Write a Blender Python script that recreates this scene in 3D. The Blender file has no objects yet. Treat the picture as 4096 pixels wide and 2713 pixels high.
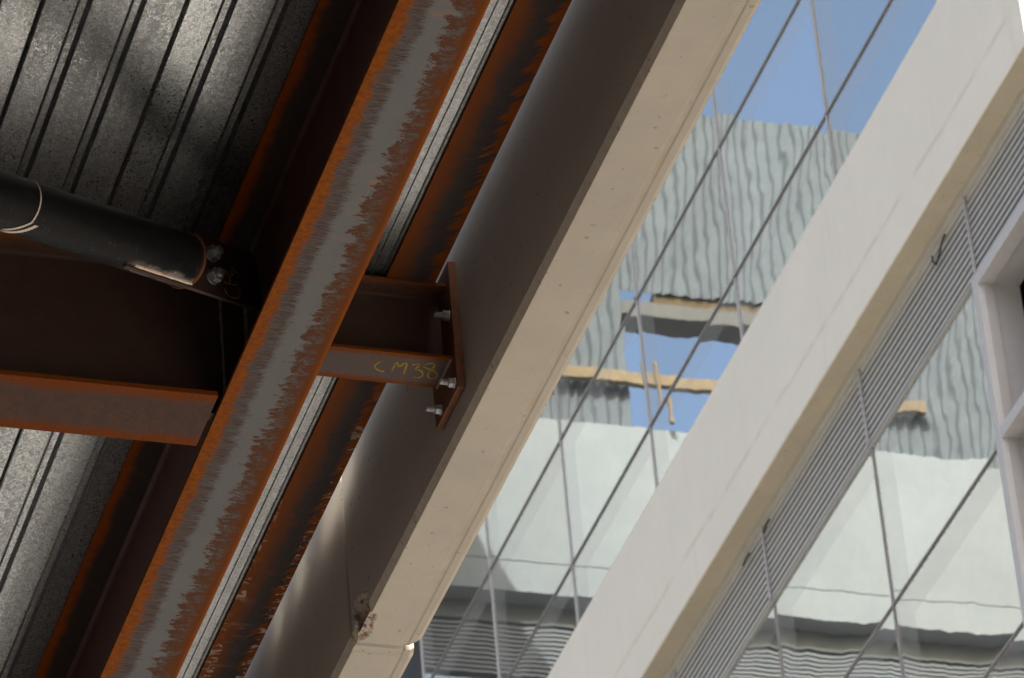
import bpy, bmesh, math, random
from mathutils import Vector, Matrix
random.seed(7)
S = bpy.context.scene
COL = S.collection

# ------------------------------------------------------------------ camera
# origin of the world = the camera; X runs across the street, Y along it, Z up
AZ, PI_, RO = math.radians(19.476), math.radians(33.990), math.radians(-5.156)
fw = Vector((math.sin(AZ)*math.cos(PI_), math.cos(AZ)*math.cos(PI_), math.sin(PI_)))
rt = Vector((math.cos(AZ), -math.sin(AZ), 0)); up = rt.cross(fw)
r2 = rt*math.cos(RO) + up*math.sin(RO); u2 = up*math.cos(RO) - rt*math.sin(RO)
cam = bpy.data.cameras.new('camera'); co = bpy.data.objects.new('camera', cam); COL.objects.link(co)
m = Matrix.Identity(4)
for i in range(3):
    m[i][0], m[i][1], m[i][2] = r2[i], u2[i], -fw[i]
co.matrix_world = m
cam.sensor_width = 36.0; cam.sensor_fit = 'HORIZONTAL'
cam.lens = 20408.2/4096*36.0
cam.clip_start = 0.1; cam.clip_end = 600
cam.dof.use_dof = True; cam.dof.focus_distance = 13.2; cam.dof.aperture_fstop = 15
S.camera = co

# ------------------------------------------------------------------ sky, sun, exposure
SUN = Vector((1.0, -2.3, 1.85)).normalized()
w = bpy.data.worlds.new('World'); S.world = w; w.use_nodes = True
wn = w.node_tree; wn.nodes.clear()
sky = wn.nodes.new('ShaderNodeTexSky'); sky.sky_type = 'NISHITA'; sky.sun_disc = False
sky.sun_elevation = math.asin(SUN.z); sky.sun_rotation = math.atan2(SUN.x, SUN.y)
sky.air_density = 1.0; sky.dust_density = 7.5; sky.ozone_density = 0.25
bg = wn.nodes.new('ShaderNodeBackground'); bg.inputs[1].default_value = 0.15
wo = wn.nodes.new('ShaderNodeOutputWorld')
wn.links.new(sky.outputs[0], bg.inputs[0]); wn.links.new(bg.outputs[0], wo.inputs[0])
sl = bpy.data.lights.new('sun', 'SUN'); so = bpy.data.objects.new('sun', sl); COL.objects.link(so)
sl.energy = 3.4; sl.angle = math.radians(0.53); sl.color = (1.0, 0.955, 0.88)
so.rotation_euler = SUN.to_track_quat('Z', 'Y').to_euler()
S.view_settings.view_transform = 'Standard'; S.view_settings.look = 'None'
S.view_settings.exposure = 1.33; S.view_settings.gamma = 1.0
S.cycles.max_bounces = 10; S.cycles.diffuse_bounces = 6; S.cycles.glossy_bounces = 6
S.cycles.transparent_max_bounces = 8

# ------------------------------------------------------------------ node helpers
class V:
    """a socket or number with arithmetic that builds Math nodes"""
    def __init__(s, t, k): s.t, s.k = t, k
    def _m(s, op, a, b=None, c=None):
        n = s.t.nodes.new('ShaderNodeMath'); n.operation = op
        for i, x in enumerate((a, b, c)):
            if x is None: continue
            if isinstance(x, V): s.t.links.new(x.k, n.inputs[i])
            else: n.inputs[i].default_value = x
        return V(s.t, n.outputs[0])
    def __add__(s, o): return s._m('ADD', s, o)
    __radd__ = __add__
    def __sub__(s, o): return s._m('SUBTRACT', s, o)
    def __rsub__(s, o): return s._m('SUBTRACT', o, s)
    def __mul__(s, o): return s._m('MULTIPLY', s, o)
    __rmul__ = __mul__
    def __truediv__(s, o): return s._m('DIVIDE', s, o)
    def mn(s, o): return s._m('MINIMUM', s, o)
    def mx(s, o): return s._m('MAXIMUM', s, o)
    def ab(s): return s._m('ABSOLUTE', s)
    def pw(s, o): return s._m('POWER', s, o)
    def sn(s): return s._m('SINE', s)
    def step(s, a, b):
        n = s.t.nodes.new('ShaderNodeMapRange'); n.interpolation_type = 'SMOOTHSTEP'
        s.t.links.new(s.k, n.inputs['Value'])
        lo, hi, o0, o1 = (a, b, 0.0, 1.0) if a <= b else (b, a, 1.0, 0.0)
        n.inputs['From Min'].default_value = lo; n.inputs['From Max'].default_value = hi
        n.inputs['To Min'].default_value = o0; n.inputs['To Max'].default_value = o1
        return V(s.t, n.outputs['Result'])

class Mat:
    def __init__(s, name, rough=0.6, metal=0.0, spec=0.5):
        s.m = bpy.data.materials.new(name); s.m.use_nodes = True
        s.t = s.m.node_tree; s.p = s.t.nodes['Principled BSDF']
        s.p.inputs['Roughness'].default_value = rough; s.p.inputs['Metallic'].default_value = metal
        s.p.inputs['Specular IOR Level'].default_value = spec
        g = s.t.nodes.new('ShaderNodeNewGeometry'); s.geo = g
        sp = s.t.nodes.new('ShaderNodeSeparateXYZ'); s.t.links.new(g.outputs['Position'], sp.inputs[0])
        s.x, s.y, s.z = (V(s.t, sp.outputs[i]) for i in range(3))
    def vec(s, x, y, z=0.0):
        n = s.t.nodes.new('ShaderNodeCombineXYZ')
        for i, a in enumerate((x, y, z)):
            if isinstance(a, V): s.t.links.new(a.k, n.inputs[i])
            else: n.inputs[i].default_value = a
        return V(s.t, n.outputs[0])
    def pos(s): return V(s.t, s.geo.outputs['Position'])
    def noise(s, vec, scale=1.0, detail=2.0, rough=0.5, dist=0.0, out=0):
        n = s.t.nodes.new('ShaderNodeTexNoise'); s.t.links.new(vec.k, n.inputs['Vector'])
        n.inputs['Scale'].default_value = scale; n.inputs['Detail'].default_value = detail
        n.inputs['Roughness'].default_value = rough; n.inputs['Distortion'].default_value = dist
        return V(s.t, n.outputs[out])
    def voro(s, vec, scale=1.0, out='Color'):
        n = s.t.nodes.new('ShaderNodeTexVoronoi'); s.t.links.new(vec.k, n.inputs['Vector'])
        n.inputs['Scale'].default_value = scale
        return V(s.t, n.outputs[out])
    def mix(s, f, a, b):
        n = s.t.nodes.new('ShaderNodeMix'); n.data_type = 'RGBA'
        for sock, x in ((n.inputs['Factor'], f), (n.inputs[6], a), (n.inputs[7], b)):
            if isinstance(x, V): s.t.links.new(x.k, sock)
            elif isinstance(x, tuple): sock.default_value = (*x, 1.0)
            else: sock.default_value = x
        return V(s.t, n.outputs[2])
    def set(s, sock, v):
        if isinstance(v, V): s.t.links.new(v.k, s.p.inputs[sock])
        else: s.p.inputs[sock].default_value = (*v, 1.0) if isinstance(v, tuple) else v
    def bump(s, h, dist=0.001, strength=1.0):
        n = s.t.nodes.new('ShaderNodeBump'); s.t.links.new(h.k, n.inputs['Height'])
        n.inputs['Distance'].default_value = dist; n.inputs['Strength'].default_value = strength
        s.t.links.new(n.outputs[0], s.p.inputs['Normal'])

ORANGE = (0.215, 0.060, 0.003); RUST = (0.20, 0.062, 0.018); BROWN = (0.095, 0.042, 0.025)
SCALE = (0.20, 0.198, 0.196); PURPLE = (0.105, 0.086, 0.083); DARK = (0.05, 0.043, 0.04)

def mat_fingers():
    """mill scale in the middle, finger-like rust creeping in from both edges"""
    M = Mat('mill_scale_with_rust_fingers', 0.55, 0.0, 0.4)
    u = (M.x - 2.92)/0.21; P = M.pos()
    wob = (M.noise(M.vec(M.x*3, M.y*9), 1, 3, .6) - .5) + (M.noise(M.vec(M.x*5 + 7.0, M.y*26), 1, 2, .5) - .5)*.9 + (M.noise(M.vec(2.0, M.y*2.1), 1, 2, .5) - .5)*.8
    med = M.noise(M.vec(M.x*16, M.y*34), 1, 3, .65, .6) - .5
    fine = M.noise(M.vec(M.x*22, M.y*300 + M.noise(M.vec(M.x*55, M.y*50), 1, 2)*5.0), 1, 2, .5) - .5
    fin2 = M.noise(M.vec(M.x*34, M.y*150 + M.noise(M.vec(M.x*70, M.y*60), 1, 3)*6.0), 1, 3, .6) - .5
    grain = M.noise(P, 420, 3, .7) - .5
    el = (u - .355) + wob*.15 + fine*.24 + fin2*.16 + med*.08        # left limit of the clean scale
    er = (.665 - u) + wob*.13 + fine*.08 + fin2*.34 + med*.46         # right limit
    clean_l = el.step(-.04, .05); clean_r = er.step(-.015, .03)
    clean = clean_l.mn(clean_r)
    # the fingered band shows purple scale between the fingers
    bandl = ((u - .16) + wob*.14 + med*.16).step(-.05, .05)
    bandr = ((.86 - u) + wob*.1 + med*.22).step(-.07, .07)
    fl = fine.step(-.06, .02)
    lcol = M.mix(fl, (0.066, 0.043, 0.037), (0.088, 0.076, 0.074))
    rcol = M.mix((fin2*1.4 + med*.9).step(-.04, .14), (0.085, 0.035, 0.018), (0.088, 0.073, 0.069))
    org = M.mix((M.noise(P, 60, 4, .7)).step(.35, .7), ORANGE, (0.14, 0.036, 0.006))
    left = M.mix(bandl, org, lcol)
    rightb = M.mix(bandr, M.mix(u.step(.93, .98), (0.11, 0.032, 0.006), (0.185, 0.047, 0.004)), rcol)
    side = M.mix(u.step(.5, .52), left, rightb)
    drip = ((M.noise(M.vec(M.x*6, M.y*2.3), 1, 2, .5) - .55).step(0, .1))*((M.noise(M.vec(M.x*4, M.y*24), 1, 2)-.5).step(0, .15))
    gcol = M.mix(M.noise(M.vec(M.x*14, M.y*5), 1, 4, .6), (0.080, 0.081, 0.083), (0.110, 0.111, 0.114))
    gcol = M.mix(drip*.45, gcol, (0.22, 0.11, 0.045))
    c = M.mix(clean, side, gcol)
    c = M.mix(grain.step(-.25, .35)*.5, c, M.mix(.35, c, (0.03, 0.02, 0.015)))
    M.set('Base Color', c)
    M.set('Roughness', clean*-.12 + .66); M.set('Specular IOR Level', clean*.25 + .06)
    M.bump(grain + fine*.4, .0006)
    return M.m

def mat_rust(name, mid, edge, axis, lo, wd, edgew=.16, seed=0.0, midn=.5, tongues=0.0, rough=.75, flecks=False):
    """rolled steel: mid colour in the middle of the width, rust towards both edges"""
    M = Mat(name, rough, 0, .08)
    a, b = (M.x, M.y) if axis == 'X' else (M.y, M.x)
    u = (a - lo)/wd; P = M.pos()
    big = M.noise(M.vec(a*7 + seed, b*5), 1, 4, .62) - .5
    med = M.noise(M.vec(a*22 + seed, b*34), 1, 4, .65, .8) - .5
    grain = M.noise(P, 330, 4, .75) - .5
    ton = (M.noise(M.vec(a*6 + seed, b*24 + a*26), 1, 4, .65, 1.6) - .5)*(M.noise(M.vec(seed, b*3.1), 1, 3, .6)*3.0 - .6)
    d = u.mn(1 - u) + big*.22 + med*.16 + ton*tongues*u
    k = d.step(edgew*.35, edgew*1.5)
    ed = M.mix(grain.step(-.2, .25), edge, tuple(x*.55 for x in edge))
    mm = M.mix((med + grain*.6).step(-.16, .22), mid, tuple(x*1.0 + y*midn*.6 for x, y in zip(mid, edge)))
    c = M.mix(k, ed, mm)
    c = M.mix((grain + med*.7).step(.02, .36)*.62, c, (0.025, 0.018, 0.014))
    c = M.mix((M.noise(P, 150, 4, .8) + big*.3 - .62).step(0, .1)*.35, c, (0.24, 0.17, 0.13))
    if flecks:
        lf = (.46 - u + med*.5 + big*.5).step(-.08, .2)
        c = M.mix(lf*.8, c, M.mix(grain.step(-.2, .2), (0.15, 0.042, 0.008), (0.09, 0.03, 0.012)))
    if flecks:                                   # grout that dripped on the plate before it rusted
        v = M.noise(M.vec(a*22 + b*9, b*34), 1, 4, .62, 1.2) + (M.noise(M.vec(7.0, b*4.3), 1, 2)-.5)*.35
        zone = (M.y - 10.9).step(0, .8)
        edge_r = (u + (M.noise(M.vec(a*2, b*6), 1, 2)-.5)*.22 - .80).step(0, .05)
        edge_l = (.12 - u + (M.noise(M.vec(a*2, b*9), 1, 2)-.5)*.3 + (M.y-12.0)*.25).step(0, .05)
        f = (v - .55).step(0, .05)*zone*edge_r.mx(edge_l*.6)
        c = M.mix(f*.85, c, (0.46, 0.39, 0.31))
        smear = ((M.noise(M.vec(a*9, b*22), 1, 4, .7)-.53).step(0, .2))*((M.y-12.05)+(.5-u)*.5).step(0, .4)*(.75-u).step(0, .3)
        c = M.mix(smear*.5, c, (0.28, 0.21, 0.17))
    M.set('Base Color', c)
    M.bump(grain + med*.8, .0012)
    return M.m

def mat_galv(name, tone=.5, rough=.42, blot=.8):
    M = Mat(name, rough, .98, .5)
    P = M.pos()
    vc = M.voro(M.vec(M.x*1.5, M.y, M.z*1.5), 190)
    sep = M.t.nodes.new('ShaderNodeSeparateColor'); M.t.links.new(vc.k, sep.inputs[0])
    sp = V(M.t, sep.outputs[0])
    oi = M.t.nodes.new('ShaderNodeObjectInfo'); rnd = V(M.t, oi.outputs['Random'])
    n1 = M.noise(M.vec(M.x*72, M.y*48, M.z*72), 1, 3, .6, 2.0)
    n2 = M.noise(M.vec(M.x*22, M.y*.9, M.z*9), 1, 3, .55)
    n3 = M.noise(M.vec(M.x*60, M.y*1.2, M.z*60), 1, 2, .5)
    b = (n1 + (n2-.5)*.5 + (rnd-.5)*.10).step(.36, .62)
    lum = sp*.14 + b*blot*.55 + n3*.14 + .13
    c = M.mix(lum, (tone*.30, tone*.304, tone*.31), (tone*1.36, tone*1.41, tone*1.46))
    stain = (n2 + (n3-.5)*.4).step(.62, .8)*.12
    c = M.mix(stain, c, (0.16, 0.13, 0.1))
    M.set('Base Color', c)
    M.set('Roughness', (sp*.14 + (1-b)*.1 + rough - .06))
    M.bump(n1*.6 + n3*.5, .00028)
    return M.m

def mat_conc(name, base, warm=(0.40, 0.33, 0.25), rough=.85, streak=1.0, spec=.2, chip=False, pores=1.0, rust_line=None, mott=.14):
    M = Mat(name, rough, 0, spec); P = M.pos()
    big = M.noise(P, 1.6, 4, .6) - .5
    med = M.noise(P, 9, 5, .65) - .5
    fine = M.noise(P, 240, 3, .7) - .5
    st = M.noise(M.vec(M.x*16, M.y*16, M.z*1.1), 1, 4, .6) - .5
    c = M.mix((big + med*.6).step(-.3, .35), tuple(x*(1-mott) for x in base), base)
    c = M.mix(((st + big*.5).step(.05, .4))*.35*streak, c, warm)
    c = M.mix(((M.noise(P, 38, 2, .5)) - .69).step(0, .03)*.6*pores, c, tuple(x*.35 for x in base))
    c = M.mix(((M.noise(P, 21, 5, .7)) - .60).step(0, .12)*.25*pores, c, warm)
    c = M.mix(fine.step(-.3, .5)*(.22 if mott > .1 else .08), c, tuple(x*.6 for x in base))
    if rust_line is not None:                     # faint run-off stain along the lower part of the panel
        z0 = rust_line
        dd = (M.z - z0 + (M.noise(M.vec(0.0, M.y*1.3), 1, 3)-.5)*.10).ab()
        c = M.mix(dd.step(.035, .0)*(M.noise(M.vec(3.0, M.y*2.2), 1, 3)-.36).step(0, .2)*.38, c, (0.62, 0.47, 0.34))
        drips = (M.noise(M.vec(0.0, M.y*9, M.z*.7), 1, 3, .6)-.58).step(0, .12)*.16
        c = M.mix(drips, c, (0.66, 0.52, 0.36))
        dn = M.noise(M.vec(1.0, M.y*4, M.z*4), 1, 5, .7)
        c = M.mix((dn-.62).step(0, .2)*.12, c, (0.45, 0.46, 0.45))
    if chip:                                      # form grime along the arris and the drip groove, and faint pour bands
        ar = (7.296 - M.z).step(0, .012)*(3.60 - M.x).step(0, .008)
        c = M.mix(ar*(M.noise(P, 45, 5, .75)-.38).step(0, .3)*.5, c, (0.36, 0.25, 0.17))
        gr = (M.x - 3.727 + (M.noise(M.vec(0.0, M.y*6), 1, 3)-.5)*.012).ab().step(.022, 0.0)*(M.noise(M.vec(M.x*20, M.y*7), 1, 4, .7)-.35).step(0, .3)
        c = M.mix(gr*.35, c, (0.33, 0.27, 0.17))
        bl = (M.noise(M.vec(M.x*7, M.y*2.4, M.z*7), 1, 5, .68)-.5).step(.0, .25)
        c = M.mix(bl*.28, c, (0.43, 0.36, 0.27))
        ed = (M.x - 3.752).step(0, .02)*(M.noise(M.vec(1.0, M.y*11), 1, 4, .7)-.4).step(0, .25)
        c = M.mix(ed*.4, c, (0.44, 0.31, 0.18))
    h = fine*.4 + med*.5
    if chip:
        at = M.t.nodes.new('ShaderNodeAttribute'); at.attribute_name = 'chip'
        k = V(M.t, at.outputs['Fac']).step(.25, .45)
        vc = M.voro(P, 95); sep = M.t.nodes.new('ShaderNodeSeparateColor'); M.t.links.new(vc.k, sep.inputs[0])
        agg = M.mix(V(M.t, sep.outputs[0]).step(.88, .93), M.mix(M.noise(P, 160, 4, .8).step(.3, .7), (0.33, 0.285, 0.25), (0.56, 0.49, 0.43)), (0.34, 0.17, 0.06))
        agg = M.mix(V(M.t, sep.outputs[1]).step(.93, .96), agg, (0.12, 0.11, 0.11))
        c = M.mix(k, c, agg)
        h = h + k*M.noise(P, 110, 3, .7)*2.2
    M.set('Base Color', c); M.bump(h, .0009)
    return M.m

def mat_plain(name, c, rough=.6, metal=0.0, vary=.12, scale=30, bump=.0003, spec=.4):
    M = Mat(name, rough, metal, spec)
    n = M.noise(M.pos(), scale, 4, .6)
    M.set('Base Color', M.mix(n, tuple(x*(1-vary) for x in c), tuple(min(1, x*(1+vary)) for x in c)))
    M.bump(n, bump)
    return M.m

def mat_glass(name, tint=(0.70, 0.745, 0.735), refl=.9, wav=.0042, pil=.0042):
    """coated facade glass: mirror reflection with slightly bowed, wavy panes, part seen through"""
    m_ = bpy.data.materials.new(name); m_.use_nodes = True; M = Mat.__new__(Mat)
    M.m = m_; t = M.t = m_.node_tree; t.nodes.clear()
    g = M.geo = t.nodes.new('ShaderNodeNewGeometry')
    tc = t.nodes.new('ShaderNodeTexCoord'); sp = t.nodes.new('ShaderNodeSeparateXYZ'); t.links.new(tc.outputs['Generated'], sp.inputs[0])
    gy, gz = V(t, sp.outputs[1]), V(t, sp.outputs[2])
    oi = t.nodes.new('ShaderNodeObjectInfo'); rnd = V(t, oi.outputs['Random'])
    P = M.pos()
    off = t.nodes.new('ShaderNodeVectorMath'); off.operation = 'ADD'; t.links.new(P.k, off.inputs[0])
    cx = M.vec(rnd*37.0, rnd*0.0, 0.0); t.links.new(cx.k, off.inputs[1]); Q = V(t, off.outputs[0])
    n1 = M.noise(Q, 2.4, 1, .4, 0, out=1); n2 = M.noise(Q, 8, 1, .4, 0, out=1)
    def cen(v, k):
        a = t.nodes.new('ShaderNodeVectorMath'); a.operation = 'SUBTRACT'; t.links.new(v.k, a.inputs[0]); a.inputs[1].default_value = (.5, .5, .5)
        b = t.nodes.new('ShaderNodeVectorMath'); b.operation = 'SCALE'; t.links.new(a.outputs[0], b.inputs[0]); b.inputs['Scale'].default_value = k
        return b.outputs[0]
    def add(a, b):
        n = t.nodes.new('ShaderNodeVectorMath'); n.operation = 'ADD'; t.links.new(a, n.inputs[0]); t.links.new(b, n.inputs[1]); return n.outputs[0]
    py = ((gy - .5)*2.0); pz = ((gz - .5)*2.0)
    tl = (rnd*91.7).sn()*.0006; tm = (rnd*57.3).sn()*.0010      # each pane sits at its own slight tilt
    pill = M.vec(0.0, py*py*py*py*py*pil + tl, pz*pz*pz*pz*pz*pil + tm)
    N = add(add(add(g.outputs['Normal'], cen(n1, wav)), cen(n2, wav*.7)), pill.k)
    nn = t.nodes.new('ShaderNodeVectorMath'); nn.operation = 'NORMALIZE'; t.links.new(N, nn.inputs[0])
    gl = t.nodes.new('ShaderNodeBsdfGlossy'); gl.inputs['Roughness'].default_value = 0.004
    # a thin film of dirt near the edges of the panes
    cmix = M.mix((rnd*133.7).sn()*.5 + .5, tuple(x*.92 for x in tint), (tint[0]*1.03, tint[1]*1.05, tint[2]*1.08)); t.links.new(cmix.k, gl.inputs['Color']); t.links.new(nn.outputs[0], gl.inputs['Normal'])
    tr = t.nodes.new('ShaderNodeBsdfTransparent'); tr.inputs['Color'].default_value = (.62, .72, .72, 1)
    df = t.nodes.new('ShaderNodeBsdfDiffuse'); df.inputs['Color'].default_value = (.5, .5, .48, 1)
    mx = t.nodes.new('ShaderNodeMixShader'); mx.inputs[0].default_value = refl
    t.links.new(tr.outputs[0], mx.inputs[1]); t.links.new(gl.outputs[0], mx.inputs[2])
    pale_band = gy.step(.845, .855).mx(gz.step(.80, .81))*.17            # painted pale band imitating inner frame and second reflections on two pane sides
    haze_and_dirt = pale_band + .08 + (M.noise(Q, 7, 5, .7) - .45).step(0, .3)*.04 + py.ab().mx(pz.ab()).step(.9, 1.0)*(M.noise(M.vec(1.0, M_y(t, g)*30, M_z(t, g)*5), 1, 4, .7)-.45).step(0, .2)*.18  # even haze painted in to pale the reflections, plus the bands and dirt
    m2 = t.nodes.new('ShaderNodeMixShader'); t.links.new(haze_and_dirt.k, m2.inputs[0]); t.links.new(mx.outputs[0], m2.inputs[1]); t.links.new(df.outputs[0], m2.inputs[2])
    o = t.nodes.new('ShaderNodeOutputMaterial'); t.links.new(m2.outputs[0], o.inputs[0])
    return m_
def M_y(t, g):
    s = t.nodes.new('ShaderNodeSeparateXYZ'); t.links.new(g.outputs['Position'], s.inputs[0]); return V(t, s.outputs[1])
def M_z(t, g):
    s = t.nodes.new('ShaderNodeSeparateXYZ'); t.links.new(g.outputs['Position'], s.inputs[0]); return V(t, s.outputs[2])

BA = Vector((2.8055, 10.2614, 7.4647)); BD = Vector((-.8043, -.55, -.2248)).normalized()
def mat_pipe():
    M = Mat('black_pipe_paint', .48, .0, .12); P = M.pos()
    def dot(v):
        n = M.t.nodes.new('ShaderNodeVectorMath'); n.operation = 'DOT_PRODUCT'
        M.t.links.new(P.k, n.inputs[0]); n.inputs[1].default_value = v; return V(M.t, n.outputs['Value'])
    al = dot(BD) - BA.dot(BD)
    dn = Vector((0, 0, -1)); dn = (dn - BD*dn.dot(BD)).normalized()
    dw = dot(dn) - BA.dot(dn)
    n1 = M.noise(P, 24, 4, .6); n2 = M.noise(P, 70, 4, .75) ; n3 = M.noise(P, 9, 3, .6)
    c = M.mix(n1, (0.006, 0.006, 0.0065), (0.013, 0.013, 0.0135))
    c = M.mix((n2-.60).step(0, .1)*(dw.step(.03, .066))*.5, c, (0.13, 0.12, 0.11))
    bare = (al + (n1-.5)*.1).step(.315, .24)*(dw + (n1-.5)*.016).step(.0635, .0735)
    c = M.mix(bare*.85, c, (0.27, 0.275, 0.29))
    rs = bare*(n2 + n3*.5 - .74).step(0, .06)
    c = M.mix(rs, c, (0.36, 0.14, 0.03))
    c = M.mix((al.step(.075, .055))*.6, c, (0.12, 0.05, 0.02))
    M.set('Base Color', c); M.set('Roughness', bare*.15 + n1*.16 + .32); M.bump(n2, .0006)
    return M.m

# ------------------------------------------------------------------ mesh helpers (all coordinates are world coordinates)
class MB:
    def __init__(s): s.v, s.f = [], []
    def box(s, x0, x1, y0, y1, z0, z1):
        b = len(s.v)
        s.v += [(x, y, z) for z in (z0, z1) for y in (y0, y1) for x in (x0, x1)]
        s.f += [tuple(b+i for i in q) for q in ((0,2,3,1),(4,5,7,6),(0,1,5,4),(2,6,7,3),(0,4,6,2),(1,3,7,5))]
        return s
    def prism(s, prof, axis, a, b, closed=True, steps=None):
        """extrude a 2-D profile along an axis. profile axes: X->(y,z)  Y->(x,z)  Z->(x,y)"""
        st = steps or [a, b]; n = len(prof); base = len(s.v)
        for q in st:
            for (p0, p1) in prof:
                s.v.append({'X': (q, p0, p1), 'Y': (p0, q, p1), 'Z': (p0, p1, q)}[axis])
        for k in range(len(st)-1):
            for i in range(n if closed else n-1):
                j = (i+1) % n
                s.f.append((base+k*n+i, base+k*n+j, base+(k+1)*n+j, base+(k+1)*n+i))
        if closed:
            s.f.append(tuple(base+i for i in range(n))); s.f.append(tuple(base+(len(st)-1)*n+i for i in reversed(range(n))))
        return s
    def tube(s, p0, p1, r0, r1=None, n=20, caps=True):
        p0, p1 = Vector(p0), Vector(p1); r1 = r0 if r1 is None else r1
        d = (p1-p0).normalized(); a = d.orthogonal().normalized(); c = d.cross(a); b = len(s.v)
        for p, r in ((p0, r0), (p1, r1)):
            for i in range(n):
                t = 2*math.pi*i/n; s.v.append(tuple(p + a*(r*math.cos(t)) + c*(r*math.sin(t))))
        for i in range(n):
            j = (i+1) % n; s.f.append((b+i, b+j, b+n+j, b+n+i))
        if caps: s.f.append(tuple(b+i for i in reversed(range(n)))); s.f.append(tuple(b+n+i for i in range(n)))
        return s
    def path(s, pts, r, n=8):
        for a, b in zip(pts, pts[1:]): s.tube(a, b, r, r, n)
        return s
    def ribbon(s, pts, nrm, wdt, thick=.0008):
        """a brushed stroke: flat band with thickness lying on a face with normal nrm"""
        nrm = Vector(nrm); pts = [Vector(p) for p in pts]; b = len(s.v); n = len(pts)
        for i, p in enumerate(pts):
            d = (pts[min(i+1, n-1)] - pts[max(i-1, 0)]).normalized(); side = d.cross(nrm).normalized()
            ww = wdt*.5*(1 + .25*math.sin(i*2.1))
            s.v += [tuple(p + side*ww + nrm*.0002), tuple(p - side*ww + nrm*.0002), tuple(p - side*ww*.8 + nrm*thick), tuple(p + side*ww*.8 + nrm*thick)]
        for i in range(n-1):
            for k in range(4):
                j = (k+1) % 4; s.f.append((b+4*i+k, b+4*i+j, b+4*i+4+j, b+4*i+4+k))
        s.f += [(b, b+1, b+2, b+3), (b+4*n-1, b+4*n-2, b+4*n-3, b+4*n-4)]
        return s
    def build(s, name, mat, parent=None, bevel=0.0, smooth=False):
        org = parent_world(parent)
        me = bpy.data.meshes.new(name)
        me.from_pydata([(x-org.x, y-org.y, z-org.z) for x, y, z in s.v], [], s.f)
        bm = bmesh.new(); bm.from_mesh(me); bmesh.ops.recalc_face_normals(bm, faces=bm.faces)
        if bevel:
            bmesh.ops.bevel(bm, geom=[e for e in bm.edges if len(e.link_faces) == 2 and e.calc_face_angle(0) > .6], offset=bevel, segments=2, affect='EDGES', profile=.6, clamp_overlap=True)
        bm.to_mesh(me); bm.free()
        me.materials.append(mat)
        if smooth:
            for p in me.polygons: p.use_smooth = True
            me.set_sharp_from_angle(angle=math.radians(35))
        o = bpy.data.objects.new(name, me); COL.objects.link(o)
        if parent: o.parent = parent
        return o
def parent_world(p):
    v = Vector((0, 0, 0))
    while p is not None: v += p.location; p = p.parent
    return v
def tag(o, label=None, cat=None, group=None, kind=None):
    for k, x in (('label', label), ('category', cat), ('group', group), ('kind', kind)):
        if x: o[k] = x
    return o
def thing(name, loc, label, cat, group=None):
    o = bpy.data.objects.new(name, None); o.empty_display_size = .2; o.location = loc; COL.objects.link(o)
    return tag(o, label, cat, group)
def copy_obj(o, parent, dloc=(0, 0, 0)):
    c = o.copy(); COL.objects.link(c); c.parent = parent; c.location = Vector(o.location) + Vector(dloc)
    for k in ('label', 'category', 'group'):
        if k in c and k != 'label': pass
    return c

# ------------------------------------------------------------------ materials
FING = mat_fingers()
CROSSF = mat_rust('rusty_purple_flange', (0.058, 0.04, 0.035), (0.165, 0.041, 0.005), 'Y', 10.497, .238, .17, 3.1, .35)
STUBF = mat_rust('scaly_stub_flange', (0.078, 0.064, 0.062), (0.16, 0.045, 0.008), 'Y', 10.545, .14, .14, 8.7, .2)
TOPF = mat_rust('dark_top_flange', (0.045, 0.036, 0.033), (0.32, 0.07, 0.004), 'X', 2.92, .21, .12, 5.5, .12)
CTOPF = mat_rust('dark_cross_top_flange', (0.06, 0.035, 0.025), (0.27, 0.075, 0.012), 'Y', 10.497, .238, .22, 1.5, .3)
PLATEF = mat_rust('blotched_edge_plate', (0.038, 0.035, 0.037), (0.24, 0.06, 0.005), 'X', 3.395, .135, .17, 2.2, .1, 1.5, flecks=True)
WEBM = mat_plain('dull_red_brown_web', (0.085, 0.036, 0.032), .6, 0, .35, 14, .0006, .3)
CWEB = mat_plain('dark_brown_web', (0.05, 0.027, 0.02), .65, 0, .35, 18, .0006, .25)
ENDP = mat_plain('brown_end_plate', (0.14, 0.055, 0.026), .7, 0, .5, 26, .0012, .25)
BOLTM = mat_plain('zinc_bolt', (0.30, 0.30, 0.31), .5, .7, .25, 160, .0004, .5)
WELDM = mat_plain('grey_weld_bead', (0.25, 0.21, 0.18), .6, .2, .6, 90, .002, .4)
WELDB = mat_plain('bare_weld_metal', (0.62, 0.52, 0.42), .5, .2, .55, 60, .003, .4)
def mat_marker(name, ink, under, cover):
    M = Mat(name, .85, 0, .05)
    n = M.noise(M.pos(), 190, 4, .75) + (M.noise(M.pos(), 28, 2, .5) - .5)*.6
    M.set('Base Color', M.mix((n - cover).step(-.08, .12), ink, under)); return M.m
CHALK = mat_marker('yellow_paint_marker', (0.27, 0.18, 0.012), (0.10, 0.085, 0.05), .56)
CHALKD = mat_marker('orange_paint_marker', (0.40, 0.22, 0.02), (0.08, 0.04, 0.02), .62)
PIPEM = mat_pipe()
TAPEM = mat_plain('torn_white_tape', (0.50, 0.43, 0.36), .7, 0, .15, 90, .0004, .3)
GALV = mat_galv('galvanised_decking', .33, .30)
POUR = mat_galv('galvanised_edge_strip', .40, .36, .45)
PANELM = mat_conc('cream_precast', (0.45, 0.415, 0.36), (0.36, 0.27, 0.18), .85, .8, .2, chip=True)
SEALM = mat_plain('tan_joint_sealant', (0.21, 0.17, 0.12), .8, 0, .25, 40, .001, .2)
SLABM = mat_plain('cast_concrete_slab', (0.36, 0.35, 0.33), .9, 0, .2, 6, .002, .2)
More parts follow.
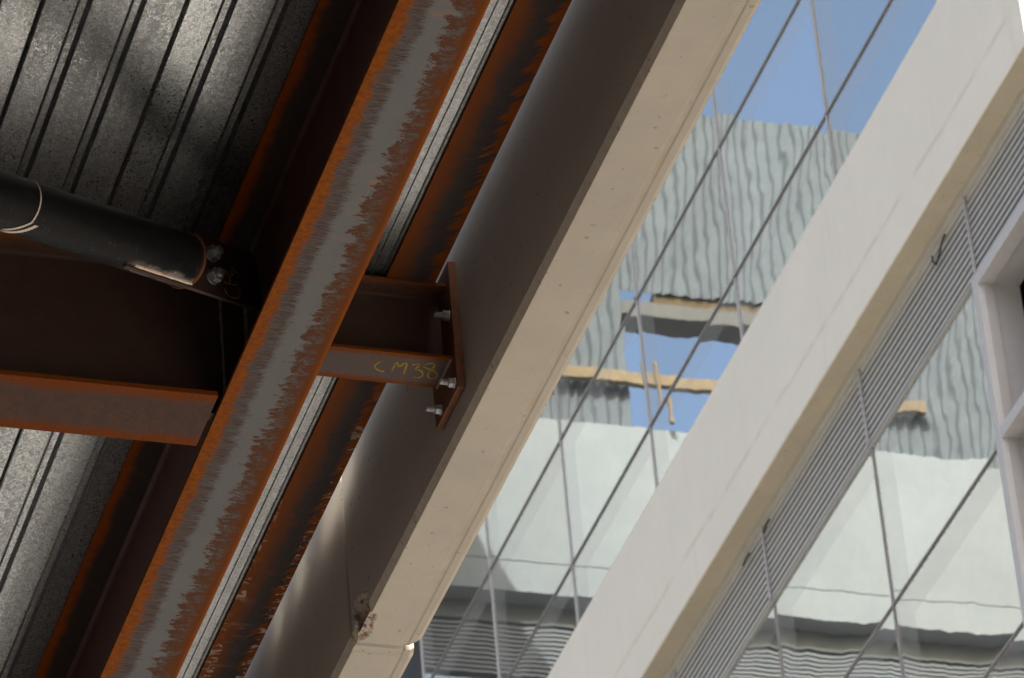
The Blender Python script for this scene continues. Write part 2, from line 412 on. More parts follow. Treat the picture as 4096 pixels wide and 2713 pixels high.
WHITEP = mat_conc('white_precast', (0.84, 0.795, 0.70), (0.60, 0.52, 0.42), .8, .15, .25, pores=.1, mott=.05, rust_line=16.37)
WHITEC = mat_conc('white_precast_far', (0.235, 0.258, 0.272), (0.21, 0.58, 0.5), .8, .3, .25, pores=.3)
SOFFM = mat_conc('tan_soffit', (0.56, 0.50, 0.39), (0.42, 0.33, 0.2), .85, 1.3, .2)
LOUVM = mat_plain('grey_louvre_paint', (0.42, 0.415, 0.39), .45, .1, .1, 40, .0003, .5)
FLASHM = mat_plain('putty_flashing', (0.47, 0.46, 0.41), .6, 0, .12, 20, .0005, .3)
ALUM = mat_plain('pale_anodised_mullion', (0.40, 0.39, 0.40), .45, .2, .08, 40, .0002, .5)
GASK = mat_plain('dark_gasket', (0.15, 0.14, 0.135), .55, 0, .2, 50, .0003, .4)
FRAMEW = mat_plain('white_window_frame', (0.50, 0.49, 0.485), .5, 0, .07, 20, .0003, .4)
BANDC = mat_plain('grey_green_band', (0.12, 0.128, 0.12), .7, 0, .12, 6, .001, .2)
LOUVC = mat_plain('blue_grey_louvre_paint', (0.155, 0.168, 0.18), .5, 0, .12, 6, .0003, .3)
PSTOP = mat_plain('bright_folded_edge_strip', (0.78, 0.78, 0.76), .3, .85, .06, 20, .0004, .5)
TRANS = mat_plain('grey_transom_cap', (0.25, 0.235, 0.225), .5, 0, .15, 50, .0003, .4)
VOIDM = mat_plain('dark_interior', (0.035, 0.038, 0.037), .8, 0, .4, 4, .001, .2)
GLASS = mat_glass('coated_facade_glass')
BGLASS = mat_glass('blue_window_glass', (0.35, 0.48, 0.66), .5, .002, .002)
CORRM = mat_plain('weathered_corrugated_metal', (0.105, 0.122, 0.136), .75, .0, .25, 5, .0006, .08)
LINTM = mat_conc('grey_lintel_concrete', (0.13, 0.13, 0.125), (0.09, 0.095, 0.09), .9, 1.6, .2)
BRICKM = mat_plain('brown_packing', (0.10, 0.075, 0.04), .9, 0, .5, 9, .003, .2)
TIMB = mat_plain('sawn_timber', (0.185, 0.14, 0.085), .8, 0, .4, 12, .001, .3)
WIREM = mat_plain('dark_bent_wire', (0.04, 0.04, 0.045), .5, .4, .2, 60, .0002, .4)
GROUNDM = mat_plain('dusty_concrete_ground', (0.55, 0.54, 0.505), .95, 0, .22, .9, .004, .1)
SOILM = mat_plain('dark_site_soil', (0.125, 0.112, 0.10), .95, 0, .3, 1.3, .006, .1)
DARKW = mat_plain('dark_block_wall', (0.07, 0.062, 0.055), .9, 0, .25, 3, .003, .1)
CLADM = mat_plain('charcoal_cladding', (0.03, 0.032, 0.032), .5, .2, .3, 5, .0005, .4)

# ------------------------------------------------------------------ setting
tag(MB().box(-80, 80, -80, 120, -1.9, -1.6).build('ground', SOILM), kind='structure')
tag(MB().box(4.0, 9.9, -40, 34, -1.62, -1.595).build('road', GROUNDM), kind='structure')
tag(MB().box(-14, 3.527, -12, 14.5, 7.748, 7.828).build('floor_slab', SLABM), kind='structure')
tag(MB().box(-14.3, -14, -12.3, 14.5, -1.6, 7.6).build('wall', DARKW), label='dark block wall under the far side of the floor slab', cat='wall')
tag(MB().box(-14, 3.4, -12.3, -12, -1.6, 7.6).build('wall', DARKW), label='dark block wall at the rear under the floor slab', cat='wall')

# ------------------------------------------------------------------ metal decking: one part per sheet
dk = thing('metal_decking', (2.4, 10, 7.716), 'ribbed galvanised metal decking seen from below, resting on the rusty beams', 'metal decking')
def rib(xa):            # a shallow re-entrant stiffener rib, 38 mm wide
    z = 7.7165
    return [(xa, z), (xa+.003, z-.0035), (xa+.007, z-.001), (xa+.010, z+.012), (xa+.027, z+.012), (xa+.031, z+.001), (xa+.0345, z-.0045), (xa+.038, z)]
def sheet(x0):
    z = 7.7165; wd = .346
    pr = [(x0+.004, z+.028), (x0+.004, z+.002), (x0+.0075, z-.001)]
    pr += rib(x0+.083) + rib(x0+.212)
    pr += [(x0+wd-.0065, z), (x0+wd-.0035, z+.003), (x0+wd-.0035, z+.028)]
    return pr
x = 2.261
base_sheet = MB().prism(sheet(x), 'Y', 4.0, 14.4, closed=False, steps=[4, 7, 9, 10.4, 12, 14.4]).build('deck_sheet', GALV, dk)
for k in list(range(-16, 0)) + [1, 2]:
    copy_obj(base_sheet, dk, (k*.346, 0, 0))

z = 7.7165
MB().prism([(3.303, z+.028), (3.303, z), (3.355, z), (3.3575, z-.003), (3.3615, z-.003), (3.3635, z+.002), (3.384, z+.002), (3.3865, z-.002), (3.390, z-.0035), (3.3945, z-.0035), (3.3947, z+.01)], 'Y', 4.0, 14.4, closed=False).build('edge_sheet', POUR, dk)

# ------------------------------------------------------------------ steel beams
def web_profile(c, zb, zt, t, r=.013):
    pr = []
    h = t/2
    for side in (1, -1):
        arc = [(c + side*(h + r*(1-math.sin(a))), zb + r*(1-math.cos(a))) for a in [0, .39, .785, 1.18, 1.5708]]
        arct = [(c + side*(h + r*(1-math.cos(a))), zt - r*(1-math.sin(a))) for a in [0, .39, .785, 1.18, 1.5708]]
        arct = [(c + side*(h + r*(1-math.sin(a))), zt - r*(1-math.cos(a))) for a in [1.5708, 1.18, .785, .39, 0]]
        seq = arc + arct
        pr += seq if side == 1 else seq[::-1]
    return pr

mb = thing('steel_beam', (3.025, 10, 7.232), 'long rusty steel beam with grey mill scale down the middle of its underside', 'steel beam')
MB().box(2.92, 3.13, 3, 15, 7.232, 7.2447).build('bottom_flange', FING, mb, .0015)
MB().prism(web_profile(3.025, 7.2449, 7.6998, .008), 'Y', 3.0, 15).build('web', WEBM, mb, smooth=True)
MB().box(2.92, 3.13, 3, 15, 7.70, 7.7127).build('top_flange', TOPF, mb, .0015)

YC = 10.616
def cross_beam(y, label):
    t = thing('cross_beam', (2.9, y, 7.232), label, 'steel beam', 'cross beams framing into the long beam')
    MB().box(-13.9, 2.905, y-.119, y+.119, 7.232, 7.2465).build('bottom_flange', CROSSF, t, .0015)
    MB().prism(web_profile(y, 7.2467, 7.6998, .009), 'X', -13.9, 2.962).build('web', CWEB, t, smooth=True)
    MB().box(-13.9, 2.905, y-.119, y+.119, 7.70, 7.7127).build('top_flange', CTOPF, t, .0015)
    MB().box(2.956, 3.0208, y-.0166, y-.0047, 7.285, 7.655).build('shear_tab', CWEB, t, .001)
    mbw = MB()                                                       # lumpy weld along the tab
    zz = 7.286
    while zz < 7.65:
        r = .0035 + random.random()*.0025
        mbw.tube((2.9545, y-.0055, zz), (2.9545, y-.0055, zz+.016), r, r*.8, 7); zz += .0155
    mbw.build('weld_bead', WELDM, t, smooth=True)
    w2 = MB(); zz = 7.286
    while zz < 7.64:
        r = .006 + random.random()*.003
        w2.tube((3.0185, y-.018, zz), (3.0185, y-.018, zz+.016), r, r*.85, 7); zz += .0155
    w2.build('weld_bead', WELDM, t, smooth=True)
    return t
cross_beam(YC, 'rusty cross beam meeting the long beam beneath the black pipe brace')
cross_beam(13.75, 'rusty cross beam farther along the long beam, past the lower edge of the picture')
cross_beam(7.45, 'rusty cross beam nearer the viewer, past the upper edge of the picture')

# bolt with nut and washer (sub-parts); axis points out of the face
def bolt(parent, p, axis, d, washer, af, nut_h, tip):
    p, ax = Vector(p), Vector(axis).normalized()
    b = MB()
    n = 14; q = p + ax*.001
    b.tube(q, p+ax*(nut_h+.004+tip*.86), d/2, d/2, 16).tube(p+ax*(nut_h+.004+tip*.86), p+ax*(nut_h+.004+tip), d/2, d*.36, 16)
    k = nut_h+.006
    while k < nut_h + tip*.85:                                        # thread ridges
        b.tube(p+ax*k, p+ax*(k+.0008), d*.49, d*.535, 16, False).tube(p+ax*(k+.0008), p+ax*(k+.0016), d*.535, d*.49, 16, False); k += .0019
    bo = b.build('bolt', BOLTM, parent, smooth=True)
    MB().tube(p+ax*.0002, p+ax*.0038, washer/2, washer/2*.97, 28).build('washer', BOLTM, bo, smooth=True)
    a = ax.orthogonal().normalized(); a.rotate(Matrix.Rotation(random.random()*2, 3, ax)); c = ax.cross(a)
    m2 = MB(); R = af/2/math.cos(math.pi/6)
    rings = [(.004, R*.985), (.0055, R), (nut_h+.0015, R), (nut_h+.004, R*.86)]
    for h, r in rings:
        for i in range(6):
            t = math.pi/3*i; m2.v.append(tuple(p + ax*h + a*(r*math.cos(t)) + c*(r*math.sin(t))))
    for k in range(3):
        for i in range(6):
            j = (i+1) % 6; m2.f.append((k*6+i, k*6+j, k*6+6+j, k*6+6+i))
    m2.f += [tuple(range(5, -1, -1)), tuple(range(18, 24))]
    m2.build('nut', BOLTM, bo)
    return bo

# short stub beam carrying the hand-written mark, with its bolted end plate
sb = thing('stub_beam', (3.3, 10.615, 7.4575), 'short rusty stub beam marked CM38 in yellow, bolted to the concrete by an end plate', 'steel beam')
MB().box(3.131, 3.5572, 10.545, 10.685, 7.4575, 7.4675).build('bottom_flange', STUBF, sb, .001)
MB().prism(web_profile(10.615, 7.4677, 7.6898, .0065, .009), 'X', 3.03, 3.5575).build('web', CWEB, sb, smooth=True)
MB().box(3.131, 3.5572, 10.545, 10.685, 7.69, 7.6992).build('top_flange', CTOPF, sb, .001)
MB().box(3.558, 3.5795, 10.517, 10.7245, 7.352, 7.752).build('end_plate', ENDP, sb, .0015)
bw = MB(); yy = 10.548
while yy < 10.68:
    r = .0045 + random.random()*.0015; bw.tube((3.5565, yy, 7.4570), (3.5565, yy+.012, 7.4570), r, r*.8, 7); yy += .0115
bw.build('weld_bead', WELDM, sb, smooth=True)
for p in ((10.5434, 7.593), (10.5412, 7.379), (10.6703, 7.3786), (10.690, 7.593)):
    bolt(sb, (3.558, p[0], p[1]), (-1, 0, 0), .016, .030, .024, .014, .024)
CM38 = [
 [(3.3814,10.5901),(3.3736,10.5939),(3.3675,10.6036),(3.3651,10.6143),(3.3677,10.6206),(3.3774,10.6292),(3.3886,10.634),(3.397,10.6346)],
 [(3.4164,10.6283),(3.4163,10.6136),(3.4155,10.5932),(3.4181,10.5849),(3.4238,10.5968),(3.4308,10.6058),(3.4341,10.6001),(3.4384,10.5874),(3.4435,10.5847),(3.4473,10.5898),(3.449,10.606),(3.4499,10.623),(3.4509,10.6358)],
 [(3.4615,10.5917),(3.468,10.5882),(3.4759,10.5813),(3.4812,10.5848),(3.4788,10.5989),(3.4751,10.6098),(3.4837,10.6093),(3.4942,10.615),(3.5017,10.6256),(3.502,10.6394),(3.4942,10.6466),(3.4814,10.6465)],
 [(3.4951,10.5857),(3.5039,10.5762),(3.5141,10.5744),(3.5205,10.5794),(3.5204,10.5931),(3.5148,10.6113),(3.5147,10.6285),(3.5203,10.6412),(3.5292,10.6448),(3.5393,10.6423),(3.5419,10.6305),(3.5372,10.6175),(3.5269,10.6091),(3.5111,10.6016),(3.4999,10.5968),(3.4939,10.5951)]]
cm = MB()
for st in CM38: cm.ribbon([(a, b, 7.4575) for a, b in st], (0, 0, -1), .0052)
cm.build('handwritten_mark', CHALK, sb)

# rusty closing plate along the slab edge, with its bright pour stop
ep = thing('edge_plate', (3.46, 10, 7.70), 'flat rust-blotched steel edge plate running beside the concrete beam', 'steel plate')
MB().box(3.395, 3.53, 4, 14.4, 7.70, 7.709).build('plate', PLATEF, ep, .001)
MB().box(3.5282, 3.5305, 4, 14.4, 7.7092, 7.835).build('pour_stop', PSTOP, ep)

# ------------------------------------------------------------------ pipe brace
A = Vector((2.8055, 10.2614, 7.4647)); D = Vector((-.8043, -.55, -.2248)).normalized()
NB = Vector((.5645, -.8255, 0)).normalized(); HX = Vector((.8255, .5645, 0)).normalized()
br = thing('pipe_brace', A, 'black painted round pipe brace bolted to a gusset at the beam joint', 'brace')
RP = .0705
def gp(u, v, off=.006): return A + HX*u + Vector((0, 0, v)) + NB*off
pm = MB()
a_ = D.orthogonal().normalized(); c_ = D.cross(a_); NP = 48
stations = [(-.008, RP*.93), (-.002, RP*.985), (.004, RP), (.6, RP), (2.2, RP), (3.6, RP)]
e0 = A + D*.055
for (q, r) in stations:
    for i in range(NP):
        t = 2*math.pi*i/NP; pm.v.append(tuple(e0 + D*q + a_*(r*math.cos(t)) + c_*(r*math.sin(t))))
for k in range(len(stations)-1):
    for i in range(NP):
        j = (i+1) % NP; pm.f.append((k*NP+i, k*NP+j, (k+1)*NP+j, (k+1)*NP+i))
pm.f.append(tuple(range(NP)))
pipe = pm.build('pipe', PIPEM, br, smooth=True)
ring = MB(); prev = None
for i in range(NP+1):
    t = 2*math.pi*i/NP; p = e0 + D*.003 + (a_*math.cos(t) + c_*math.sin(t))*(RP*.985)
    if prev is not None: ring.tube(prev, p, .0042, .0042, 7, False)
    prev = p
ring.build('end_weld', ENDP, br, smooth=True)
GU = [(-.285, -.1455), (-.0647, -.0965), (.0749, -.0653), (.2250, -.0305), (.2325, -.02), (.2330, .0452), (.2274, .1194), (.1999, .1453), (.1348, .1167), (.0526, .1108), (-.0083, .060), (-.285, -.02)]
gm = MB(); n = len(GU)
for off in (.006, -.006): gm.v += [tuple(gp(u, v, off)) for u, v in GU]
gm.f += [tuple(range(n)), tuple(range(2*n-1, n-1, -1))] + [(i, (i+1) % n, n+(i+1) % n, n+i) for i in range(n)]
gm.build('gusset_plate', CWEB, br)
sw = MB()                                                             # slot welds along the underside of the pipe
DN = Vector((0, 0, -1)); DN = (DN - D*DN.dot(D)).normalized()
for s_ in (1, -1):
    q = .058
    while q < .27:
        r = .004 + random.random()*.0018
        sw.tube(A + D*q + DN*(RP-.0005) + NB*.0085*s_, A + D*(q+.010) + DN*(RP-.0005) + NB*.0085*s_, r, r*.85, 7); q += .0095
sw.build('slot_weld', WELDB, br, smooth=True)
for (u, v) in ((.0416, .0505), (.0413, -.0191)):
    bolt(br, gp(u, v), NB, .024, .044, .036, .019, .013)
CF4 = [[(.09,-.0305),(.0953,-.0408),(.1069,-.0464),(.125,-.0434),(.1414,-.0353),(.1494,-.024),(.1491,-.0096),(.1434,-.0059)],
 [(.0874,-.0092),(.0993,-.0098),(.1197,-.003),(.14,.0038)], [(.0857,-.0052),(.0846,.0088)], [(.1115,-.0054),(.1141,.0217)],
 [(.0867,.0282),(.0996,.0259),(.1153,.0217),(.1257,.0281),(.1184,.0384)], [(.1232,.0505),(.129,.0486),(.1347,.0433),(.1449,.0467)]]
cf = MB()
for st in CF4: cf.ribbon([gp(u, v, .006) for u, v in st], NB, .0036)
cf.build('handwritten_mark', CHALKD, br)
# torn white tape wound round the pipe
tp = thing('torn_tape', A + D*.72, 'torn strip of white tape wound round the black pipe', 'tape')
def band(ang0, ang1, s0, s1, w0, w1, steps=26):
    m_ = MB()
    for i in range(steps+1):
        f = i/steps; t = ang0 + (ang1-ang0)*f; s_ = s0 + (s1-s0)*f; ww = w0 + (w1-w0)*f
        ww *= (1 - .25*math.sin(i*1.9)**2)
        rad = a_*math.cos(t) + c_*math.sin(t)
        for q, h in ((s_-ww/2, .0008), (s_+ww/2, .0008), (s_+ww/2, .0018), (s_-ww/2, .0018)):
            m_.v.append(tuple(A + D*q + rad*(RP+h)))
    for i in range(steps):
        for k in range(4):
            j = (k+1) % 4; m_.f.append((4*i+k, 4*i+j, 4*i+4+j, 4*i+4+k))
    m_.f += [(0, 1, 2, 3), (4*steps+3, 4*steps+2, 4*steps+1, 4*steps)]
    return m_
# angle measured so that 0 = the side of the pipe facing the viewer from below
vdir = (fw - D*fw.dot(D)).normalized()*-1
th = math.atan2(vdir.dot(c_), vdir.dot(a_))
sgn = 1 if ((a_*math.cos(th+.5)+c_*math.sin(th+.5))-(a_*math.cos(th)+c_*math.sin(th))).z < 0 else -1
band(th-sgn*1.5, th+sgn*.45, .672, .69, .003, .006).build('strip', TAPEM, tp)
band(th+sgn*.38, th+sgn*1.15, .688, .735, .008, .016).build('strip', TAPEM, tp)
band(th+sgn*.45, th+sgn*1.4, .668, .72, .014, .022).build('strip', TAPEM, tp)

# ------------------------------------------------------------------ near precast concrete beam: two panels with a joint
CHIP = [(11.5097,7.3328),(11.5766,7.3508),(11.60,7.385),(11.640,7.352),(11.654,7.3402),(11.6371,7.3046),(11.6435,7.2722),(11.6618,7.2501),(11.618,7.2361),(11.565,7.245),(11.52,7.2500),(11.5036,7.28),(11.4963,7.2988)]
def inside(p, poly):
    r = False; n = len(poly)
    for i in range(n):
        (x0, y0), (x1, y1) = poly[i], poly[(i+1) % n]
        if (y0 > p[1]) != (y1 > p[1]) and p[0] < (x1-x0)*(p[1]-y0)/(y1-y0)+x0: r = not r
    return r
def dens(pts, d):
    out = []
    for a, b in zip(pts, pts[1:]):
        L = math.dist(a, b); n = max(1, int(L/d))
        out += [(a[0]+(b[0]-a[0])*i/n, a[1]+(b[1]-a[1])*i/n) for i in range(n)]
    return out + [pts[-1]]
def soffit_profile(ztop, fine):
    arris = [(3.58, 7.44), (3.58, 7.287), (3.5915, 7.262), (3.66, 7.262)]
    if fine: arris = dens(arris, .005)
    return [(3.58, ztop)] + arris + [(3.7145, 7.262), (3.725, 7.2642), (3.734, 7.265), (3.7395, 7.262), (3.7575, 7.2625), (3.7705, 7.271), (3.7705, ztop)]
pg = 'precast panels of the near concrete beam'
steps = [4, 6, 8, 9, 10, 10.8] + [11.40 + i*.005 for i in range(54)] + [11.671]
pan = MB().prism(soffit_profile(7.83, True), 'Y', 0, 0, True, steps).build('concrete_panel', PANELM)
tag(pan, 'long cream concrete beam with a shaded inner face and a spalled corner at the joint', 'concrete panel', pg)
me = pan.data
for v in me.vertices:                            # the outer corner of the panel is cut back at the joint
    if v.co.x > 3.736 and v.co.y > 11.60: v.co.y = min(v.co.y, 11.671 - (v.co.x-3.7345)*1.25)
at = me.attributes.new('chip', 'FLOAT', 'POINT')
rng = random.Random(3)
for v in me.vertices:
    x_, y_, z_ = v.co
    if y_ > 11.41 and x_ < 3.67 and z_ < 7.45:
        # unfold the arris: height on the face continues as distance under the soffit
        h = z_ if z_ > 7.2625 else 7.262 - (x_-3.5915)
        q = (y_ + math.sin(y_*300+z_*200)*.004, h + math.sin(y_*417+x_*190)*.004)
        if inside(q, CHIP):
            at.data[v.index].value = 1.0
            nz = .0012*math.sin(y_*260 + z_*190) + .0010*rng.random()
            ka = min(.026, max(0, 7.362 - h)*.42); kb = min(.020, max(0, h - 7.228)*.42)
            v.co = (x_ + (ka + nz if h > 7.262 else .001), y_, z_ + (kb + nz if h < 7.287 else 0.0))   # broken off to a rough slant
# the next panel, chamfered all round its soffit at the joint
p2 = MB()
def ring2(y, dz, dx):
    return [(3.58+dx, y, 7.83), (3.58+dx, y, 7.287+dz), (3.5915+dx, y, 7.262+dz), (3.7145, y, 7.262+dz), (3.725, y, 7.2642+dz), (3.734, y, 7.265+dz), (3.7395, y, 7.262+dz), (3.7575-dx, y, 7.2625+dz), (3.7705-dx*1.6, y, 7.271+dz), (3.7705-dx*1.6, y, 7.83)]
rs = [ring2(11.692, .014, .010), ring2(11.699, .006, .003), ring2(11.722, .0035, 0), ring2(11.728, 0, 0), ring2(16, 0, 0)]
for r in rs: p2.v += r
n = 10
for k in range(len(rs)-1):
    for i in range(n): p2.f.append((k*n+i, k*n+(i+1) % n, (k+1)*n+(i+1) % n, (k+1)*n+i))
p2.f += [tuple(range(n)), tuple(range(5*n-1, 4*n-1, -1))]
pan2 = tag(p2.build('concrete_panel', PANELM), 'farther cream concrete panel below the open joint, chamfered along its edges', 'concrete panel', pg)
MB().box(3.592, 3.735, 11.6715, 11.6915, 7.281, 7.40).build('joint_sealant', SEALM, pan2)
MB().box(3.592, 3.61, 11.6715, 11.6915, 7.4005, 7.82).build('joint_sealant', SEALM, pan2)
# unseen boards added on the panels; gaps let sun through to the edge strip
for (ya, yb, la) in ((4, 11.37, 'long added sun-blocking board on top of the spalled concrete panel'), (11.76, 11.91, 'short added sun-blocking board on the concrete beam, next past the open joint'),
                     (12.06, 12.18, 'shortest added sun-blocking board on the concrete beam, between two sunlit gaps'), (12.31, 16, 'long added sun-blocking board on top of the farther concrete panel')):
    tag(MB().box(3.582, 3.602, ya, yb, 7.832, 8.25).build('sun_block_board', TIMB), la, 'board', 'sun-blocking boards added on the concrete beam')

# ------------------------------------------------------------------ office building across the street
ob = thing('office_building', (10, 26, -1.6), 'office building with reflective curtain wall, white spandrel band and grey louvres', 'building')
YE = 19.33                                                            # its near end
MB().box(10.62, 19, YE+.02, 33.9, -1.6, 24.6).build('core_wall', VOIDM, ob)
MB().box(9.9, 19, YE+.01, 33.9, 24.61, 25.03).build('roof_parapet', WHITEP, ob)
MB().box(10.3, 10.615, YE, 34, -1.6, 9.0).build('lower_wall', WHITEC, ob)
MB().box(10.63, 18.9, YE, YE+.019, -1.6, 24.6).build('end_wall', DARKW, ob)
MB().box(9.962, 10.66, YE+.001, YE+.14, 9.005, 16.08).build('corner_pier', SLABM, ob, .01)
MB().box(10.21, 10.66, YE+.001, YE+.14, 16.95, 24.55).build('corner_pier', SLABM, ob, .01)
ys = [20.64 + 1.707*k for k in range(7)]                              # mullion lines, 20.64 .. 30.88
zu = [16.92, 17.85, 18.845, 19.84, 20.84, 21.84, 22.84, 23.84, 24.60]
zl = [15.51, 14.45, 13.38, 12.31, 11.24, 10.17, 9.1]
MB().box(10.205, 10.64, YE+.003, 33.88, 16.082, 16.94).build('floor_edge', SLABM, ob)
# spandrel
MB().prism([(9.84, 17.11), (9.84, 16.098), (9.846, 16.092), (9.9695, 16.092), (9.9695, 17.11)], 'Y', YE, 33.95).build('spandrel_panel', WHITEP, ob)
MB().box(9.8485, 9.985, YE+.004, 33.94, 16.084, 16.0915).build('spandrel_soffit', SOFFM, ob)
MB().box(9.97, 10.2, YE+.004, 33.94, 16.0925, 16.91).build('spandrel_backing', GASK, ob)
# flashings and louvre under the soffit
MB().prism([(9.972, 16.083), (9.972, 16.035), (9.998, 16.028), (10.01, 16.083)], 'Y', YE+.145, 33.9).build('flashing', FLASHM, ob)
MB().prism([(9.990, 16.022), (9.990, 15.992), (10.012, 15.985), (10.02, 16.022)], 'Y', YE+.145, 33.9).build('flashing', FLASHM, ob)
MB().box(10.09, 10.12, YE+.145, 33.9, 15.515, 16.078).build('louvre_backing', GASK, ob)
lv = MB().box(10.06, 10.085, YE+.145, 33.9, 15.52, 15.99).build('louvre', TRANS, ob)
zz = 15.952
first = None
for k in range(10):
    pr = [(9.986, zz+.014), (9.984, zz-.015), (9.989, zz-.016), (9.990, zz+.0095), (10.058, zz+.0095), (10.058, zz+.013)]
    if first is None: first = MB().prism(pr, 'Y', YE+.15, 33.88).build('slat', LOUVM, lv); z_first = zz
    else: copy_obj(first, lv, (0, 0, zz-z_first))
    zz -= .0465
MB().box(9.985, 10.04, YE+.145, 33.9, 15.494, 15.508).build('louvre_sill', LOUVM, ob)
# panes, mullions, transoms
def pane_rows(zs, yy):
    base = None
    for i in range(len(zs)-1):
        z0, z1 = sorted((zs[i], zs[i+1])); base = None
        for a, b in zip(yy, yy[1:]):
            mbx = MB().box(10.0, 10.012, a+.008, b-.008, z0+.008, z1-.008)
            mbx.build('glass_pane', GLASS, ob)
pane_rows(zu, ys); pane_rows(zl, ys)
for y in ys:
    MB().box(9.990, 9.998, y-.008, y+.007, 16.915, 24.6).build('mullion', ALUM, ob, .002)
    MB().box(9.9985, 10.11, y-.007, y+.006, 16.915, 24.6).build('mullion', ALUM, ob)
    MB().box(9.991, 9.998, y-.007, y+.006, 9.1, 15.486).build('mullion', TRANS if y != ys[0] else ALUM, ob, .002)
    MB().box(9.9985, 10.09, y-.007, y+.006, 9.1, 15.486).build('mullion', ALUM, ob)
    MB().box(9.970, 9.984, y-.010, y+.010, 15.512, 16.02).build('louvre_mullion', ALUM, ob, .002)
for z in zu[1:-1]:
    MB().box(9.990, 9.9975, ys[0], ys[-1], z-.0065, z+.0065).build('transom', TRANS, ob)
    MB().box(10.013, 10.10, ys[0], ys[-1], z-.008, z+.008).build('transom', ALUM, ob)
for z in zl[1:-1]:
    MB().box(9.990, 9.9975, ys[0], ys[-1], z-.006, z+.006).build('transom', TRANS, ob)
    MB().box(10.013, 10.08, ys[0], ys[-1], z-.008, z+.008).build('transom', ALUM, ob)
# open window bay with deep white reveals
wr = MB().prism([(9.955, 20.662), (9.955, 20.59), (9.985, 20.575), (10.045, 20.575), (10.045, 20.662)], 'Z', 9.1, 15.482).build('window_frame', FRAMEW, ob, .002)
MB().box(10.045, 10.2, 20.585, 20.63, 9.1, 15.45).build('jamb', FRAMEW, wr)
MB().box(9.955, 10.045, YE+.145, 20.588, 15.41, 15.483).build('head', FRAMEW, wr, .003)
MB().box(10.0455, 10.2, YE+.145, 20.584, 15.425, 15.46).build('head', FRAMEW, wr)
for z in (14.45, 13.38, 12.31):
    MB().box(9.956, 10.045, YE+.145, 20.574, z-.035, z+.035).build('rail', FRAMEW, wr, .003)
    MB().box(10.0455, 10.2, YE+.145, 20.584, z-.02, z+.02).build('rail', FRAMEW, wr)
# charcoal bay past the last mullion
for k, (za, zb) in enumerate(((9.1, 15.48), (16.93, 20.8), (20.82, 24.6))):
    MB().box(10.04, 10.2, ys[-1]+.03, 33.9, za, zb).build('cladding_panel', CLADM, ob)
# bent wires left hanging under the soffit
def wire(pts, label):
    o = MB().path([Vector(p) for p in pts], .0065, 8).build('bent_wire', WIREM)
    tag(o, label, 'wire', 'bent wires under the white soffit')
wire([(9.975, 20.935, 15.985), (9.955, 20.96, 15.935), (9.955, 21.0, 15.895), (9.96, 21.075, 15.875), (9.955, 21.10, 15.915), (9.968, 21.125, 15.965)], 'bent dark wire poking over the louvre, near the corner of the open window bay')
wire([(9.972, 23.905, 15.985), (9.955, 23.93, 15.955), (9.958, 23.99, 15.938)], 'short dark wire end at the top of the second louvre mullion')
wire([(9.972, 24.27, 15.975), (9.955, 24.30, 15.95), (9.957, 24.37, 15.94)], 'dark wire hook on the louvre midway below the white band')

# ------------------------------------------------------------------ building at the end of the street: seen only as a reflection in the glass
eb = thing('end_building', (4, 36, -1.6), 'white building with corrugated metal roof screen mirrored in the glass facade', 'building')
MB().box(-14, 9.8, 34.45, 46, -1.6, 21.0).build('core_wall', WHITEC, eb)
MB().box(-14, 9.8, 34.5, 46, 21.01, 23.5).build('roof_slab', SLABM, eb)
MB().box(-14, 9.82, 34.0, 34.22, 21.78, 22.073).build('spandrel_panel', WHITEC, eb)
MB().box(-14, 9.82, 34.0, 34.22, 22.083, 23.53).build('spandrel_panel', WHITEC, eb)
MB().box(-14, 9.82, 34.02, 34.2, 22.0735, 22.0825).build('joint_sealant', SEALM, eb)
MB().box(-14, 9.82, 34.2, 34.45, 21.60, 21.775).build('flashing', BANDC, eb)
lv2 = MB().box(-14, 9.82, 34.3, 34.44, 21.075, 21.598).build('louvre', GASK, eb)
first = None
for k in range(11):
    z_ = 21.56 - k*.0446
    pr = [(34.217, z_+.013), (34.215, z_-.012), (34.221, z_-.013), (34.222, z_+.0095), (34.298, z_+.0095), (34.298, z_+.013)]
    if first is None: first = MB().prism(pr, 'X', -14, 9.82).build('slat', LOUVC, lv2); z1_ = z_
    else: copy_obj(first, lv2, (0, 0, z_-z1_))
for row, (za, zb) in enumerate(((19.2, 21.06), (17.6, 19.18))):
    xx = 9.8
    while xx > -6:
        MB().box(xx-1.69, xx-.01, 34.25, 34.27, za, zb).build('window_pane', BGLASS, eb); 
        MB().box(xx-.035, xx+.015, 34.2, 34.3, za, zb).build('window_mullion', ALUM, eb); xx -= 1.7
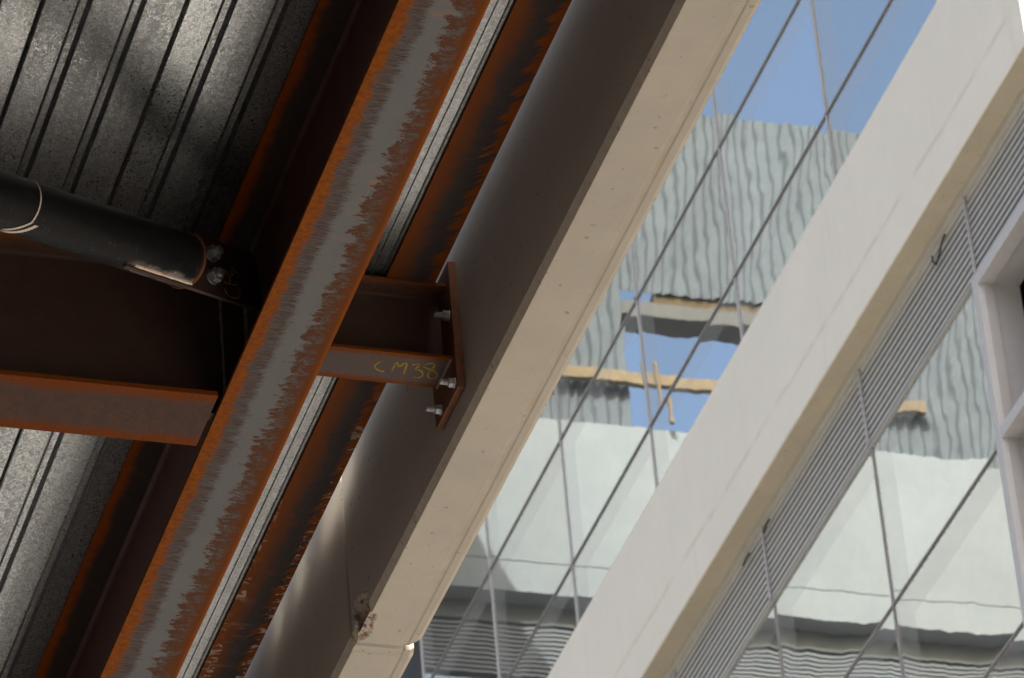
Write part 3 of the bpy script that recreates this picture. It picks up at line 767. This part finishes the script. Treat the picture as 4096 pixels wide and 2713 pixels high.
MB().box(-14, 9.8, 34.3, 34.44, 17.5, 20.995).build('window_backing', VOIDM, eb)
# corrugated screen on the roof edge, one part per sheet
def corr(x0, x1, z0, z1, name='corrugated_sheet', yo=[0]):
    yo[0] = .006 - yo[0]; x0 -= .012; x1 += .012
    n = max(8, int((x1-x0)/.01)); pr = []
    for i in range(n+1):
        xx = x0 + (x1-x0)*i/n; pr.append((xx, 34.06 + yo[0] + .015*math.sin(2*math.pi*xx/.12)))
    b = MB(); k = len(pr)
    b.prism(pr + [(p[0], p[1]+.004) for p in reversed(pr)], 'Z', z0, z1)
    return b.build(name, CORRM, eb)
xx = 6.93
random.seed(11)
while xx < 9.8:                                                       # right of the opening, full height
    corr(xx+.002, min(xx+.86, 9.8), 23.54, 27.03 + random.uniform(-.012, .012)); xx += .862
xx = 6.93
while xx > 5.3:
    corr(max(xx-.86, 5.2)+.002, xx-.002, 25.02 + random.uniform(-.01, .01), 27.03 + random.uniform(-.015, .015)); xx -= .862
xx = 5.19
while xx > -6:
    corr(xx-.86, xx-.002, 23.54, 27.03 + random.uniform(-.012, .012)); xx -= .862
MB().box(5.1, 6.96, 34.09, 34.36, 24.78, 24.93).build('lintel', LINTM, eb, .01)
MB().box(5.1, 6.62, 34.10, 34.30, 24.932, 25.10).build('lintel_packing', BRICKM, eb)
tr_ = thing('timber_guardrail', (6, 33.9, 23.53), 'rough timber guard rail across the roof opening, mirrored in the glass', 'guard rail')
MB().box(4.24, 8.2, 33.93, 34.0, 23.95, 24.065).build('rail', TIMB, tr_, .004)
q = MB(); b = 0
q.v += [(6.74, 33.88, 24.15), (6.78, 33.88, 24.15), (6.78, 33.925, 24.15), (6.74, 33.925, 24.15), (6.66, 33.88, 23.54), (6.70, 33.88, 23.54), (6.70, 33.925, 23.54), (6.66, 33.925, 23.54)]
q.f += [(0, 1, 2, 3), (7, 6, 5, 4), (0, 4, 5, 1), (1, 5, 6, 2), (2, 6, 7, 3), (3, 7, 4, 0)]
q.build('post', TIMB, tr_)
